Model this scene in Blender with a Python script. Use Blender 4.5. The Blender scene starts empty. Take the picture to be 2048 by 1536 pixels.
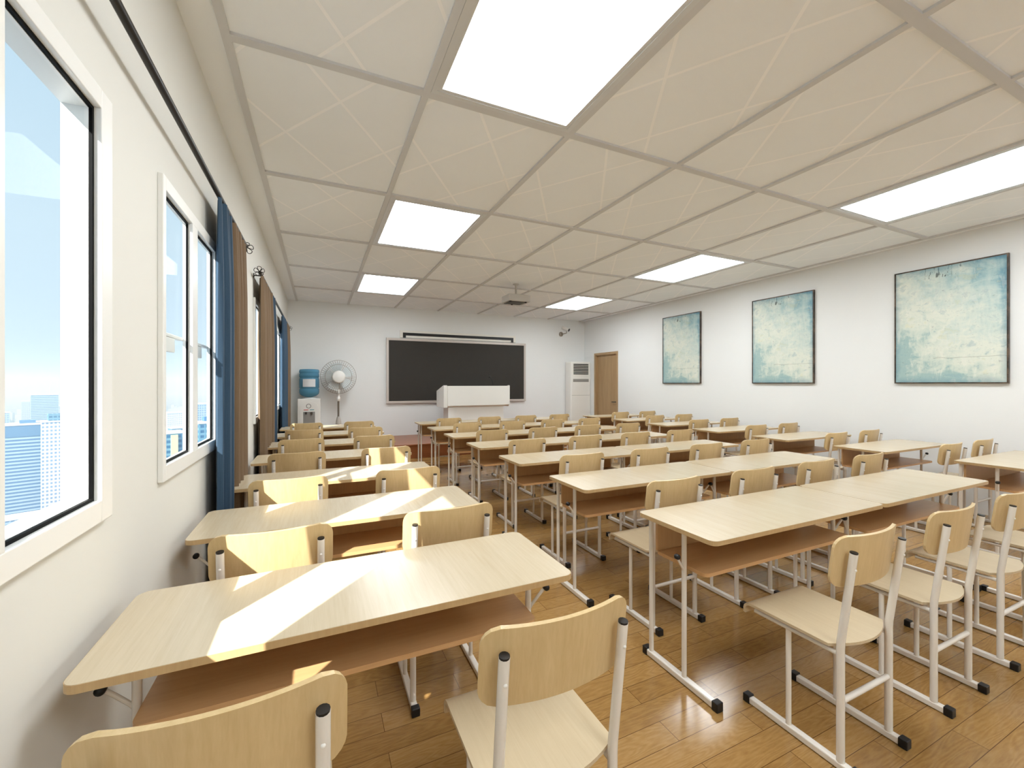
import bpy, bmesh, math, random
from mathutils import Vector, Matrix
R = math.radians
SC = bpy.context.scene
COL = SC.collection

# ------------------------------------------------------------ camera, sky, sun, exposure
cam_d = bpy.data.cameras.new('camera'); cam = bpy.data.objects.new('camera', cam_d); COL.objects.link(cam)
cam.location = (0, 0, 1.43)
cam.rotation_euler = (R(90), 0, -0.4307)
cam_d.sensor_width = 36.0
cam_d.lens = 36.0 * 840 / 2048
cam_d.shift_y = -0.9 / 2048
cam_d.clip_start = 0.02; cam_d.clip_end = 9000
SC.camera = cam
vs = SC.view_settings
SC.display_settings.display_device = 'sRGB'
vs.view_transform = 'Standard'; vs.look = 'None'; vs.exposure = 0.1; vs.gamma = 1.0; vs.use_curve_mapping = False
try:
    SC.cycles.max_bounces = 14; SC.cycles.diffuse_bounces = 6; SC.cycles.glossy_bounces = 4
    SC.cycles.transmission_bounces = 8; SC.cycles.transparent_max_bounces = 12
    SC.cycles.volume_bounces = 0
    SC.cycles.sample_clamp_indirect = 6.0
    SC.cycles.caustics_reflective = False; SC.cycles.caustics_refractive = False
    SC.cycles.use_denoising = True
except Exception:
    pass

def srgb(r, g, b):
    f = lambda c: (c / 12.92 if c <= 0.04045 else ((c + 0.055) / 1.055) ** 2.4)
    return (f(r / 255), f(g / 255), f(b / 255), 1.0)

SKY_STRENGTH = 1.0
world = bpy.data.worlds.new('sky'); SC.world = world; world.use_nodes = True
wn = world.node_tree; wn.nodes.clear()
wo = wn.nodes.new('ShaderNodeOutputWorld'); wb = wn.nodes.new('ShaderNodeBackground')
wt = wn.nodes.new('ShaderNodeTexCoord'); ws = wn.nodes.new('ShaderNodeSeparateXYZ'); wr = wn.nodes.new('ShaderNodeValToRGB')
wr.color_ramp.elements[0].position = 0.0; wr.color_ramp.elements[0].color = srgb(205, 226, 242)
wr.color_ramp.elements[1].position = 0.9; wr.color_ramp.elements[1].color = srgb(172, 210, 236)
el = wr.color_ramp.elements.new(0.25); el.color = srgb(208, 230, 243)
wn.links.new(wt.outputs['Generated'], ws.inputs[0]); wn.links.new(ws.outputs['Z'], wr.inputs[0])
wn.links.new(wr.outputs[0], wb.inputs[0]); wb.inputs[1].default_value = SKY_STRENGTH
wn.links.new(wb.outputs[0], wo.inputs[0])

SUN_DIR = Vector((1.0, 1.12, -1.10)).normalized()
sun_d = bpy.data.lights.new('sun', 'SUN'); sun = bpy.data.objects.new('sun', sun_d); COL.objects.link(sun)
sun_d.energy = 13.0; sun_d.angle = R(0.5); sun_d.color = (1.0, 0.965, 0.90)
sun.rotation_euler = SUN_DIR.to_track_quat('-Z', 'Y').to_euler()
sun.location = (-20, -20, 25)
LAMP = 13.4          # radiance of the ceiling light diffusers

# ------------------------------------------------------------ room numbers
XL, XR, YB, YF, ZC = -0.578, 6.596, -2.06, 9.61, 3.13
CX0, CW = -0.411, 0.978         # ceiling grid: first line, cell width
CY0, CH = 2.433, 1.448          # a cross line, cell length

# ------------------------------------------------------------ node helpers and materials
class NT:
    def __init__(s, name):
        s.m = bpy.data.materials.new(name); s.m.use_nodes = True
        s.t = s.m.node_tree; s.b = s.t.nodes['Principled BSDF']; s.out = s.t.nodes['Material Output']
    def n(s, typ, **kw):
        nd = s.t.nodes.new(typ)
        for k, v in kw.items(): setattr(nd, k, v)
        return nd
    def l(s, a, b): s.t.links.new(a, b)
    def val(s, sock, v):
        if hasattr(v, 'is_output') or isinstance(v, bpy.types.NodeSocket): s.l(v, sock)
        else: sock.default_value = v
    def math(s, op, a, b=0.0, c=None):
        nd = s.n('ShaderNodeMath', operation=op)
        s.val(nd.inputs[0], a); s.val(nd.inputs[1], b)
        if c is not None: s.val(nd.inputs[2], c)
        return nd.outputs[0]
    def mix(s, f, a, b):
        nd = s.n('ShaderNodeMix', data_type='RGBA')
        s.val(nd.inputs[0], f); s.val(nd.inputs[6], a); s.val(nd.inputs[7], b)
        return nd.outputs[2]
    def coords(s, out='Object', scale=(1, 1, 1), rot=(0, 0, 0), loc=(0, 0, 0)):
        tc = s.n('ShaderNodeTexCoord'); mp = s.n('ShaderNodeMapping')
        mp.inputs['Scale'].default_value = scale; mp.inputs['Rotation'].default_value = rot; mp.inputs['Location'].default_value = loc
        s.l(tc.outputs[out], mp.inputs[0]); return mp.outputs[0]
    def xyz(s, v):
        nd = s.n('ShaderNodeSeparateXYZ'); s.l(v, nd.inputs[0]); return nd.outputs
    def noise(s, v, scale, detail=4, rough=0.55, dist=0.0):
        nd = s.n('ShaderNodeTexNoise'); nd.inputs['Scale'].default_value = scale; nd.inputs['Detail'].default_value = detail
        nd.inputs['Roughness'].default_value = rough; nd.inputs['Distortion'].default_value = dist
        s.l(v, nd.inputs['Vector']); return nd.outputs['Fac']
    def ramp(s, f, stops):
        nd = s.n('ShaderNodeValToRGB'); e = nd.color_ramp.elements
        while len(e) < len(stops): e.new(0.5)
        for q, (p, c) in zip(e, stops): q.position = p; q.color = c
        s.l(f, nd.inputs[0]); return nd.outputs[0]
    def bump(s, h, strength=0.2, dist=0.01):
        nd = s.n('ShaderNodeBump'); nd.inputs['Strength'].default_value = strength; nd.inputs['Distance'].default_value = dist
        s.l(h, nd.inputs['Height']); s.l(nd.outputs[0], s.b.inputs['Normal'])
    def base(s, c): s.val(s.b.inputs['Base Color'], c)
    def set(s, rough=0.5, metal=0.0, spec=0.5, coat=0.0):
        s.b.inputs['Roughness'].default_value = rough; s.b.inputs['Metallic'].default_value = metal
        s.b.inputs['Specular IOR Level'].default_value = spec; s.b.inputs['Coat Weight'].default_value = coat
        return s

def plain(name, c, rough=0.5, metal=0.0, spec=0.5, var=0.03):
    t = NT(name); v = t.coords(); f = t.noise(v, 6.0, 3)
    d = tuple(max(0, x * (1 - var * 2)) for x in c[:3]) + (1,)
    t.base(t.mix(f, d, c)); t.set(rough, metal, spec); return t.m

def wood(name, ca, cb, grain, rough=0.35, fine=70.0, contrast=1.0, spec=0.4):
    """laminate with fine streaks along one axis"""
    t = NT(name)
    sc = [1.0, 1.0, 1.0]; sc['xyz'.index(grain)] = 0.05
    v = t.coords(scale=tuple(sc))
    rnd = t.n('ShaderNodeObjectInfo').outputs['Random']
    add = t.n('ShaderNodeVectorMath', operation='ADD'); t.l(v, add.inputs[0])
    cmb = t.n('ShaderNodeCombineXYZ'); t.l(t.math('MULTIPLY', rnd, 7.0), cmb.inputs[0]); t.l(t.math('MULTIPLY', rnd, 3.0), cmb.inputs[2])
    t.l(cmb.outputs[0], add.inputs[1]); v = add.outputs[0]
    f1 = t.noise(v, fine, 5, 0.6, 0.4); f2 = t.noise(v, fine * 0.16, 3, 0.5, 1.2); f3 = t.noise(v, fine * 3.0, 2, 0.5)
    f = t.math('ADD', t.math('MULTIPLY', f1, 0.5), t.math('MULTIPLY', f2, 0.35)); f = t.math('ADD', f, t.math('MULTIPLY', f3, 0.15))
    f = t.math('MULTIPLY_ADD', t.math('SUBTRACT', f, 0.5), 2.2 * contrast, 0.5)
    nd = t.n('ShaderNodeClamp'); t.l(f, nd.inputs[0])
    t.base(t.mix(nd.outputs[0], ca, cb)); t.set(rough, 0, spec)
    return t.m

M = {}
M['desk'] = wood('maple_laminate', srgb(186, 169, 141), srgb(204, 191, 167), 'y', 0.24, 95.0, 0.75, 0.5)
M['shelfwood'] = wood('shelf_board', srgb(188, 144, 98), srgb(210, 168, 120), 'x', 0.35, 95.0, 0.75)
M['edge'] = wood('edge_band_wood', srgb(176, 146, 104), srgb(198, 170, 126), 'z', 0.4, 95.0, 0.75)
M['seatwood'] = wood('maple_plywood_flat', srgb(188, 168, 136), srgb(206, 190, 160), 'y', 0.28, 95.0, 0.75)
M['backwood'] = wood('maple_plywood_upright', srgb(190, 163, 116), srgb(214, 189, 144), 'z', 0.34, 95.0, 0.85)
M['panelwood'] = wood('maple_panel', srgb(184, 146, 102), srgb(206, 168, 122), 'z', 0.4, 95.0, 0.75)
M['white_metal'] = plain('white_enamelled_tube', srgb(228, 223, 215), 0.22, 0.0, 0.6, 0.01)
M['black'] = plain('black_plastic', srgb(22, 21, 22), 0.45, 0, 0.4)
M['wall'] = plain('white_wall_paint', srgb(231, 233, 233), 0.75, 0, 0.25, 0.004)
M['window_wall'] = plain('shade_toned_wall_paint', srgb(219, 218, 212), 0.75, 0, 0.25, 0.004)  # same paint as the other walls, toned down to put shade into its colour
M['pvc'] = plain('white_window_pvc', srgb(234, 234, 231), 0.35, 0, 0.4, 0.004)
M['gasket'] = plain('black_rubber', srgb(6, 6, 7), 0.6, 0, 0.1)
M['rod'] = plain('dark_iron', srgb(38, 34, 30), 0.4, 0.6)
M['white_plastic'] = plain('white_plastic', srgb(236, 235, 230), 0.35, 0, 0.45, 0.008)
M['steel'] = plain('brushed_steel', srgb(150, 142, 132), 0.3, 0.9)
M['grey'] = plain('grey_plastic', srgb(150, 148, 144), 0.5)
M['darkgrey'] = plain('dark_grey_plastic', srgb(70, 66, 60), 0.5)
M['gridbar'] = plain('ceiling_bar', srgb(208, 208, 209), 0.6, 0, 0.3, 0.01)
M['lightframe'] = plain('light_trim_aluminium', srgb(214, 216, 218), 0.4, 0.3)
M['boardframe'] = plain('board_frame_aluminium', srgb(196, 187, 180), 0.4, 0.2)
M['board'] = plain('slate_board', srgb(56, 53, 49), 0.6, 0, 0.25, 0.06)
M['screen'] = plain('white_screen_cloth', srgb(236, 234, 228), 0.9, 0, 0.1, 0.01)
M['silver'] = plain('silver_grey_plastic', srgb(186, 180, 172), 0.4)
M['doorwood'] = wood('oak_door', srgb(150, 120, 84), srgb(184, 156, 116), 'z', 0.45, 45)
M['doorframe'] = wood('oak_door_frame', srgb(154, 126, 92), srgb(184, 156, 118), 'z', 0.45, 45)
M['red'] = plain('red_mark', srgb(205, 60, 45), 0.4); M['teal'] = plain('blue_mark', srgb(60, 150, 165), 0.4)
M['paper'] = plain('white_label', srgb(228, 230, 232), 0.6)
M['blade'] = plain('pale_fan_blade', srgb(224, 232, 234), 0.3)

def m_floor():
    t = NT('oak_floor'); v = t.coords(loc=(0.11, -0.065, 0))
    br = t.n('ShaderNodeTexBrick', offset=0.5, offset_frequency=2, squash=1.0)
    br.inputs['Scale'].default_value = 1.0; br.inputs['Brick Width'].default_value = 0.71; br.inputs['Row Height'].default_value = 0.1075
    br.inputs['Mortar Size'].default_value = 0.0012; br.inputs['Mortar Smooth'].default_value = 0.1; br.inputs['Bias'].default_value = 0.0
    br.inputs['Color1'].default_value = (0, 0, 0, 1); br.inputs['Color2'].default_value = (1, 1, 1, 1); br.inputs['Mortar'].default_value = (0.5, 0.5, 0.5, 1)
    t.l(v, br.inputs['Vector'])
    bw = t.xyz(br.outputs['Color'])[0]
    cmb = t.n('ShaderNodeCombineXYZ'); t.l(t.math('MULTIPLY', bw, 13.0), cmb.inputs[0]); t.l(t.math('MULTIPLY', bw, 5.0), cmb.inputs[1]); t.l(t.math('MULTIPLY', bw, 9.0), cmb.inputs[2])
    mp = t.n('ShaderNodeMapping'); mp.inputs['Scale'].default_value = (0.16, 1, 1); t.l(v, mp.inputs[0])
    ad = t.n('ShaderNodeVectorMath', operation='ADD'); t.l(mp.outputs[0], ad.inputs[0]); t.l(cmb.outputs[0], ad.inputs[1])
    big = t.noise(ad.outputs[0], 9.0, 2, 0.5, 0.3)
    rings = t.math('SINE', t.math('MULTIPLY', big, 120.0))
    fine = t.noise(ad.outputs[0], 130.0, 3, 0.6)
    f = t.math('ADD', t.math('MULTIPLY', rings, 0.075), t.math('MULTIPLY', fine, 0.55))
    f = t.math('ADD', f, t.math('MULTIPLY', bw, 0.30))
    c = t.ramp(f, [(0.1, srgb(134, 100, 56)), (0.45, srgb(158, 122, 72)), (0.85, srgb(178, 144, 94))])
    c = t.mix(br.outputs['Fac'], c, srgb(92, 62, 32)); t.base(c)
    t.set(0.16, 0, 0.5)
    t.val(t.b.inputs['Roughness'], t.math('MULTIPLY_ADD', fine, 0.08, 0.12))
    t.bump(t.math('SUBTRACT', t.math('MULTIPLY', f, 0.08), br.outputs['Fac']), 0.12, 0.002)
    return t.m
M['floor'] = m_floor()

def m_dais():
    t = NT('reddish_oak_platform'); v = t.coords(scale=(0.12, 1, 1))
    f = t.noise(v, 60, 4, 0.6, 0.5)
    t.base(t.mix(f, srgb(128, 74, 42), srgb(166, 104, 66))); t.set(0.3); return t.m
M['dais'] = m_dais()

def m_ceiling():
    """tile board: two families of slim raised diagonal lines in every cell"""
    t = NT('ceiling_board'); x, y, z = t.xyz(t.coords())
    u = t.math('FRACT', t.math('DIVIDE', t.math('SUBTRACT', x, CX0), CW))
    w = t.math('FRACT', t.math('DIVIDE', t.math('SUBTRACT', y, CY0 - 8 * CH), CH))
    def fam(e, off, per, wd):
        q = t.math('FRACT', t.math('DIVIDE', t.math('ADD', e, off), per))
        return t.math('LESS_THAN', t.math('ABSOLUTE', t.math('SUBTRACT', q, 0.5)), wd)
    a = fam(t.math('ADD', u, w), 2.6 - 0.10 + 0.325, 0.65, 0.017)
    b = fam(t.math('SUBTRACT', u, w), 2.64 - 0.33 + 0.33, 0.66, 0.017)
    ln = t.math('MAXIMUM', a, b)
    inx = t.math('MULTIPLY', t.math('GREATER_THAN', x, CX0), t.math('LESS_THAN', x, CX0 + 7 * CW))
    ln = t.math('MULTIPLY', ln, inx)
    n = t.noise(t.coords(), 3.0, 2)
    c = t.mix(n, srgb(239, 242, 245), srgb(242, 245, 248))
    t.base(t.mix(t.math('MULTIPLY', ln, 0.8), c, srgb(254, 254, 255))); t.set(0.7, 0, 0.25)
    t.bump(ln, 0.25, 0.003); return t.m
M['ceiling'] = m_ceiling()

def m_emit(name, c, s):
    t = NT(name); t.base(c); t.b.inputs['Emission Color'].default_value = c; t.b.inputs['Emission Strength'].default_value = s; return t.m
M['diffuser'] = m_emit('lit_diffuser', (0.93, 0.975, 1.0, 1), LAMP)

def m_glass():
    t = NT('window_glass'); t.t.nodes.remove(t.b)
    tr = t.n('ShaderNodeBsdfTransparent'); tr.inputs[0].default_value = (0.97, 0.985, 0.99, 1)
    gl = t.n('ShaderNodeBsdfGlossy'); gl.inputs['Roughness'].default_value = 0.0
    fr = t.n('ShaderNodeLayerWeight'); fr.inputs[0].default_value = 0.5
    mx = t.n('ShaderNodeMixShader'); t.l(t.math('MULTIPLY', t.math('POWER', fr.outputs['Facing'], 4.0), 0.05), mx.inputs[0]); t.l(tr.outputs[0], mx.inputs[1]); t.l(gl.outputs[0], mx.inputs[2])
    t.l(mx.outputs[0], t.out.inputs[0]); return t.m
M['glass'] = m_glass()

def m_bottle():
    t = NT('blue_clear_plastic'); t.base(srgb(120, 190, 226)); t.set(0.12, 0, 0.5)
    t.b.inputs['Transmission Weight'].default_value = 0.55; t.b.inputs['IOR'].default_value = 1.2; return t.m
M['bottle'] = m_bottle()

def m_cloth(name, ca, cb):
    t = NT(name); v = t.coords(scale=(1, 1, 0.03)); f = t.noise(v, 160, 3, 0.7); g = t.noise(t.coords(), 400, 2)
    t.base(t.mix(t.math('MULTIPLY_ADD', g, 0.4, t.math('MULTIPLY', f, 0.6)), ca, cb)); t.set(0.85, 0, 0.15)
    t.b.inputs['Sheen Weight'].default_value = 0.1; return t.m
M['blue_cloth'] = m_cloth('blue_curtain_cloth', srgb(34, 52, 70), srgb(68, 92, 114))
M['brown_cloth'] = m_cloth('brown_curtain_cloth', srgb(96, 78, 60), srgb(136, 114, 90))

def m_paint():
    """abstract canvas: blue in the upper corner, chalky green-grey and cream below, scratches; local y runs along the wall, z up"""
    t = NT('abstract_canvas'); co = t.coords(); x, y, z = t.xyz(co)
    u = t.math('DIVIDE', t.math('ADD', y, 0.48), 0.96)       # 0 = nearer the back of the room
    h = t.math('DIVIDE', t.math('ADD', z, 0.685), 1.37)
    def strokes(sc, scale, detail, dist, rot=0.0):
        mp = t.n('ShaderNodeMapping'); mp.inputs['Scale'].default_value = sc; mp.inputs['Rotation'].default_value = (rot, 0, 0); t.l(co, mp.inputs[0])
        return t.noise(mp.outputs[0], scale, detail, 0.62, dist)
    big = strokes((1, 1, 1), 2.1, 3, 0.4); mid = strokes((1, 1.0, 1.7), 5.5, 9, 0.5, 0.35); ver = strokes((1, 3.0, 0.8), 5.0, 8, 0.6)
    fine = strokes((1, 1, 1), 30, 8, 0.3); spk = strokes((1, 1.0, 3.0), 22, 6, 1.0, 0.5)
    def k(f, a): return t.math('MULTIPLY', t.math('SUBTRACT', f, 0.5), a)
    g = t.math('ADD', t.math('MULTIPLY', h, 0.62), t.math('MULTIPLY', t.math('SUBTRACT', 0.5, u), 0.40))
    g = t.math('ADD', g, t.math('ADD', k(big, 0.55), t.math('ADD', k(mid, 0.75), k(ver, 0.45))))
    c = t.ramp(g, [(0.0, srgb(160, 186, 184)), (0.10, srgb(196, 208, 198)), (0.28, srgb(216, 220, 208)), (0.46, srgb(196, 209, 202)),
                   (0.62, srgb(168, 194, 194)), (0.78, srgb(126, 166, 180)), (0.95, srgb(74, 120, 152))])
    c = t.mix(t.math('MULTIPLY', t.math('GREATER_THAN', ver, 0.60), 0.30), c, srgb(226, 226, 216))
    c = t.mix(t.math('MULTIPLY', t.math('GREATER_THAN', mid, 0.62), 0.30), c, srgb(214, 212, 176))
    c = t.mix(t.math('MULTIPLY', t.math('LESS_THAN', mid, 0.38), 0.22), c, srgb(110, 150, 172))
    c = t.mix(t.math('MULTIPLY', t.math('GREATER_THAN', spk, 0.655), 0.38), c, srgb(96, 108, 112))
    c = t.mix(t.math('MULTIPLY', t.math('GREATER_THAN', fine, 0.60), 0.14), c, srgb(120, 140, 148))
    mark = strokes((1, 9, 2.0), 5, 5, 0.6)
    zone = t.math('MULTIPLY', t.math('GREATER_THAN', h, 0.90), t.math('LESS_THAN', t.math('ABSOLUTE', t.math('SUBTRACT', u, 0.53)), 0.17))
    c = t.mix(t.math('MULTIPLY', t.math('MULTIPLY', zone, t.math('GREATER_THAN', mark, 0.58)), 0.75), c, srgb(44, 52, 56))
    line = t.math('LESS_THAN', t.math('ABSOLUTE', t.math('SUBTRACT', h, t.math('MULTIPLY_ADD', mid, 0.03, 0.20))), 0.002)
    line = t.math('MULTIPLY', line, t.math('LESS_THAN', u, 0.62))
    c = t.mix(t.math('MULTIPLY', line, 0.5), c, srgb(120, 116, 104))
    edge = t.math('MAXIMUM', t.math('ABSOLUTE', t.math('SUBTRACT', u, 0.5)), t.math('ABSOLUTE', t.math('SUBTRACT', h, 0.5)))
    ef = t.n('ShaderNodeMapRange'); ef.inputs[1].default_value = 0.43; ef.inputs[2].default_value = 0.5; t.l(t.math('MULTIPLY_ADD', t.math('SUBTRACT', mid, 0.5), 0.14, edge), ef.inputs[0])
    c = t.mix(t.math('MULTIPLY', ef.outputs[0], 0.55), c, srgb(90, 134, 156))
    t.base(c); t.set(0.55, 0, 0.25); t.bump(fine, 0.15, 0.004); return t.m
M['canvas'] = m_paint()
def m_rust():
    t = NT('worn_dark_frame'); f = t.noise(t.coords(), 5.0, 5, 0.7)
    t.base(t.ramp(f, [(0.35, srgb(34, 32, 32)), (0.5, srgb(70, 60, 52)), (0.62, srgb(110, 92, 76)), (0.72, srgb(52, 50, 50))])); t.set(0.45, 0.3); return t.m
M['rust'] = m_rust()

def m_tower(name, wallc, winc, fw, fh, gx=0.6, gz=0.55, band=False):
    """facade with a grid of windows; cell fw x fh metres"""
    t = NT(name); x, y, z = t.xyz(t.coords())
    def cell(e, p, g):
        q = t.math('FRACT', t.math('ADD', t.math('DIVIDE', e, p), 50.0))
        return t.math('LESS_THAN', t.math('ABSOLUTE', t.math('SUBTRACT', q, 0.5)), g / 2)
    wz = cell(z, fh, gz)
    if band: win = wz
    else:
        g = t.n('ShaderNodeNewGeometry'); nx, ny, nz = t.xyz(g.outputs['Normal'])
        wx = cell(x, fw, gx); wy = cell(y, fw, gx)
        sel = t.math('GREATER_THAN', t.math('ABSOLUTE', nx), 0.7)
        w = t.math('ADD', t.math('MULTIPLY', sel, wy), t.math('MULTIPLY', t.math('SUBTRACT', 1.0, sel), wx))
        win = t.math('MULTIPLY', w, wz)
    n = t.noise(t.coords(), 0.12, 4)
    c = t.mix(n, tuple(q * 0.85 for q in winc[:3]) + (1,), winc)
    t.base(t.mix(win, wallc, c)); t.set(0.5, 0, 0.3); return t.m
M['t_glass'] = m_tower('blue_curtain_facade', srgb(158, 186, 212), srgb(60, 104, 156), 3, 4.0, 0.9, 0.5, True)
M['t_white'] = m_tower('white_grid_facade', srgb(208, 214, 224), srgb(118, 148, 190), 3.2, 4.2, 0.55, 0.5)
M['t_blue'] = m_tower('pale_blue_facade', srgb(160, 184, 212), srgb(88, 126, 178), 3.4, 4.2, 0.62, 0.55)
M['t_teal'] = m_tower('teal_facade', srgb(104, 148, 172), srgb(44, 98, 138), 3.5, 4.0, 0.7, 0.55)
M['t_pale'] = m_tower('pale_facade', srgb(168, 182, 200), srgb(120, 146, 178), 4.0, 5.0, 0.6, 0.5)
M['roof_teal'] = plain('teal_roof', srgb(120, 190, 196), 0.6)
M['roof_white'] = plain('pale_roof', srgb(214, 220, 226), 0.7)
M['roof_dark'] = plain('blue_plant_floor', srgb(70, 116, 160), 0.6)
M['yellow'] = plain('cream_yellow_panel', srgb(222, 216, 160), 0.6)
M['ground'] = plain('city_ground', srgb(120, 136, 156), 0.9, 0, 0.1, 0.1)

# ------------------------------------------------------------ mesh helpers
class MB:
    def __init__(s): s.v = []; s.f = []; s.sm = []
    def add(s, vs_, fs, smooth=False):
        o = len(s.v); s.v += [tuple(p) for p in vs_]; s.f += [tuple(i + o for i in f) for f in fs]; s.sm += [smooth] * len(fs)
        return s
    def box(s, x0, x1, y0, y1, z0, z1, bev=0.0):
        if bev <= 0:
            v = [(x, y, z) for z in (z0, z1) for y in (y0, y1) for x in (x0, x1)]
            return s.add(v, [(0, 2, 3, 1), (4, 5, 7, 6), (0, 1, 5, 4), (2, 6, 7, 3), (0, 4, 6, 2), (1, 3, 7, 5)])
        bm = bmesh.new(); bmesh.ops.create_cube(bm, size=1.0)
        for q in bm.verts: q.co = ((x0 + x1) / 2 + q.co.x * (x1 - x0), (y0 + y1) / 2 + q.co.y * (y1 - y0), (z0 + z1) / 2 + q.co.z * (z1 - z0))
        bmesh.ops.bevel(bm, geom=list(bm.edges), offset=bev, segments=2, affect='EDGES', profile=0.5)
        bm.verts.index_update(); s.add([q.co for q in bm.verts], [[q.index for q in f.verts] for f in bm.faces]); bm.free(); return s
    def tube(s, pts, r, n=10, cap=True):
        pts = [Vector(p) for p in pts]; rings = []; prev = None
        rr = r if isinstance(r, (list, tuple)) else [r] * len(pts)
        for i, p in enumerate(pts):
            d = (pts[min(i + 1, len(pts) - 1)] - pts[max(i - 1, 0)]).normalized()
            if prev is None:
                a = Vector((1, 0, 0)) if abs(d.x) < 0.9 else Vector((0, 1, 0)); a = (a - d * a.dot(d)).normalized()
            else: a = (prev - d * prev.dot(d)).normalized()
            prev = a; b = d.cross(a)
            rings.append([p + (a * math.cos(2 * math.pi * k / n) + b * math.sin(2 * math.pi * k / n)) * rr[i] for k in range(n)])
        v = [q for g in rings for q in g]; f = []
        for i in range(len(rings) - 1):
            for k in range(n): f.append((i * n + k, i * n + (k + 1) % n, (i + 1) * n + (k + 1) % n, (i + 1) * n + k))
        s.add(v, f, True)
        if cap: s.add(rings[0], [tuple(range(n - 1, -1, -1))]); s.add(rings[-1], [tuple(range(n))])
        return s
    def prism(s, poly, z0, z1, axis='z'):
        """polygon (a, b) extruded; axis z: (x, y), y: (x, z), x: (y, z)"""
        m = {'z': lambda a, b, c: (a, b, c), 'y': lambda a, b, c: (a, c, b), 'x': lambda a, b, c: (c, a, b)}[axis]
        n = len(poly); lo = [m(a, b, z0) for a, b in poly]; hi = [m(a, b, z1) for a, b in poly]
        s.add(lo, [tuple(range(n))]); s.add(hi, [tuple(range(n))])
        s.add(lo + hi, [(i, (i + 1) % n, n + (i + 1) % n, n + i) for i in range(n)]); return s
    def plate(s, grid, th, smooth=True):
        """solid sheet from a grid of points, thickened backwards along the surface normal"""
        ni, nj = len(grid), len(grid[0]); g = [[Vector(p) for p in row] for row in grid]; back = []
        for i in range(ni):
            row = []
            for j in range(nj):
                a = g[min(i + 1, ni - 1)][j] - g[max(i - 1, 0)][j]; b = g[i][min(j + 1, nj - 1)] - g[i][max(j - 1, 0)]
                nrm = a.cross(b); nrm = nrm.normalized() if nrm.length > 1e-12 else Vector((0, 0, 1)); row.append(g[i][j] - nrm * th)
            back.append(row)
        F = [(i * nj + j, (i + 1) * nj + j, (i + 1) * nj + j + 1, i * nj + j + 1) for i in range(ni - 1) for j in range(nj - 1)]
        s.add([p for r_ in g for p in r_], F, smooth); s.add([p for r_ in back for p in r_], [f[::-1] for f in F], smooth)
        ring = [(0, j) for j in range(nj)] + [(i, nj - 1) for i in range(1, ni)] + [(ni - 1, j) for j in range(nj - 2, -1, -1)] + [(i, 0) for i in range(ni - 2, 0, -1)]
        n = len(ring); s.add([g[i][j] for i, j in ring] + [back[i][j] for i, j in ring], [(k, (k + 1) % n, n + (k + 1) % n, n + k) for k in range(n)], False)
        return s
    def lathe(s, prof, n=32, c=(0, 0, 0), axis='z', cap=True):
        m = {'z': lambda r, a, h: (c[0] + r * math.cos(a), c[1] + r * math.sin(a), c[2] + h), 'y': lambda r, a, h: (c[0] + r * math.cos(a), c[1] + h, c[2] + r * math.sin(a)),
             'x': lambda r, a, h: (c[0] + h, c[1] + r * math.cos(a), c[2] + r * math.sin(a))}[axis]
        v = [m(r, 2 * math.pi * k / n, h) for r, h in prof for k in range(n)]
        f = [(i * n + k, i * n + (k + 1) % n, (i + 1) * n + (k + 1) % n, (i + 1) * n + k) for i in range(len(prof) - 1) for k in range(n)]
        s.add(v, f, True)
        for q, idx in ((prof[0], 0), (prof[-1], len(prof) - 1)):
            if cap and q[0] > 1e-6: s.add(v[idx * n:(idx + 1) * n], [tuple(range(n))])
        return s
    def build(s, name, mat, parent=None, loc=None):
        me = bpy.data.meshes.new(name); me.from_pydata(s.v, [], s.f); me.update()
        bm = bmesh.new(); bm.from_mesh(me); bmesh.ops.recalc_face_normals(bm, faces=list(bm.faces)); bm.to_mesh(me); bm.free()
        for p, q in zip(me.polygons, s.sm): p.use_smooth = q
        me.materials.append(mat)
        o = bpy.data.objects.new(name, me); COL.objects.link(o)
        if parent is not None: o.parent = parent
        if loc is not None: o.location = loc
        return o

def thing(name, label, cat, loc=(0, 0, 0), rz=0.0, group=None):
    o = bpy.data.objects.new(name, None); COL.objects.link(o); o.empty_display_size = 0.1
    o.location = loc; o.rotation_euler = (0, 0, rz); return tag(o, label, cat, group)
def tag(o, label, cat, group=None):
    o['label'] = label; o['category'] = cat
    if group: o['group'] = group
    return o
def struct(o): o['kind'] = 'structure'; return o
def copy_tree(o, parent=None):
    c = o.copy(); COL.objects.link(c)
    if parent is not None: c.parent = parent
    for ch in list(o.children): copy_tree(ch, c)
    return c
def rrect(x0, x1, y0, y1, r, n=5):
    P = []
    for cx, cy, a0 in ((x1 - r, y1 - r, 0), (x0 + r, y1 - r, 90), (x0 + r, y0 + r, 180), (x1 - r, y0 + r, 270)):
        for k in range(n + 1): a = R(a0 + 90 * k / n); P.append((cx + r * math.cos(a), cy + r * math.sin(a)))
    return P

# ------------------------------------------------------------ room shell
struct(MB().box(XL - 0.08, XR + 0.12, YB - 0.12, YF + 0.12, -0.1, 0.0).build('floor', M['floor']))
struct(MB().box(XL - 0.08, XR + 0.12, YB - 0.12, YF + 0.12, ZC, ZC + 0.1).build('ceiling', M['ceiling']))
struct(MB().box(XL - 0.08, XR + 0.12, YF, YF + 0.12, 0, ZC).build('wall_front', M['wall']))
struct(MB().box(XL - 0.08, XR + 0.12, YB - 0.12, YB, 0, ZC).build('wall_back', M['wall']))
DY0, DY1, DZ = 8.19, 9.15, 2.22           # door opening
w = MB(); w.box(XR, XR + 0.12, YB, DY0, 0, ZC); w.box(XR, XR + 0.12, DY1, YF, 0, ZC); w.box(XR, XR + 0.12, DY0, DY1, DZ, ZC)
struct(w.build('wall_right', M['wall']))

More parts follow.
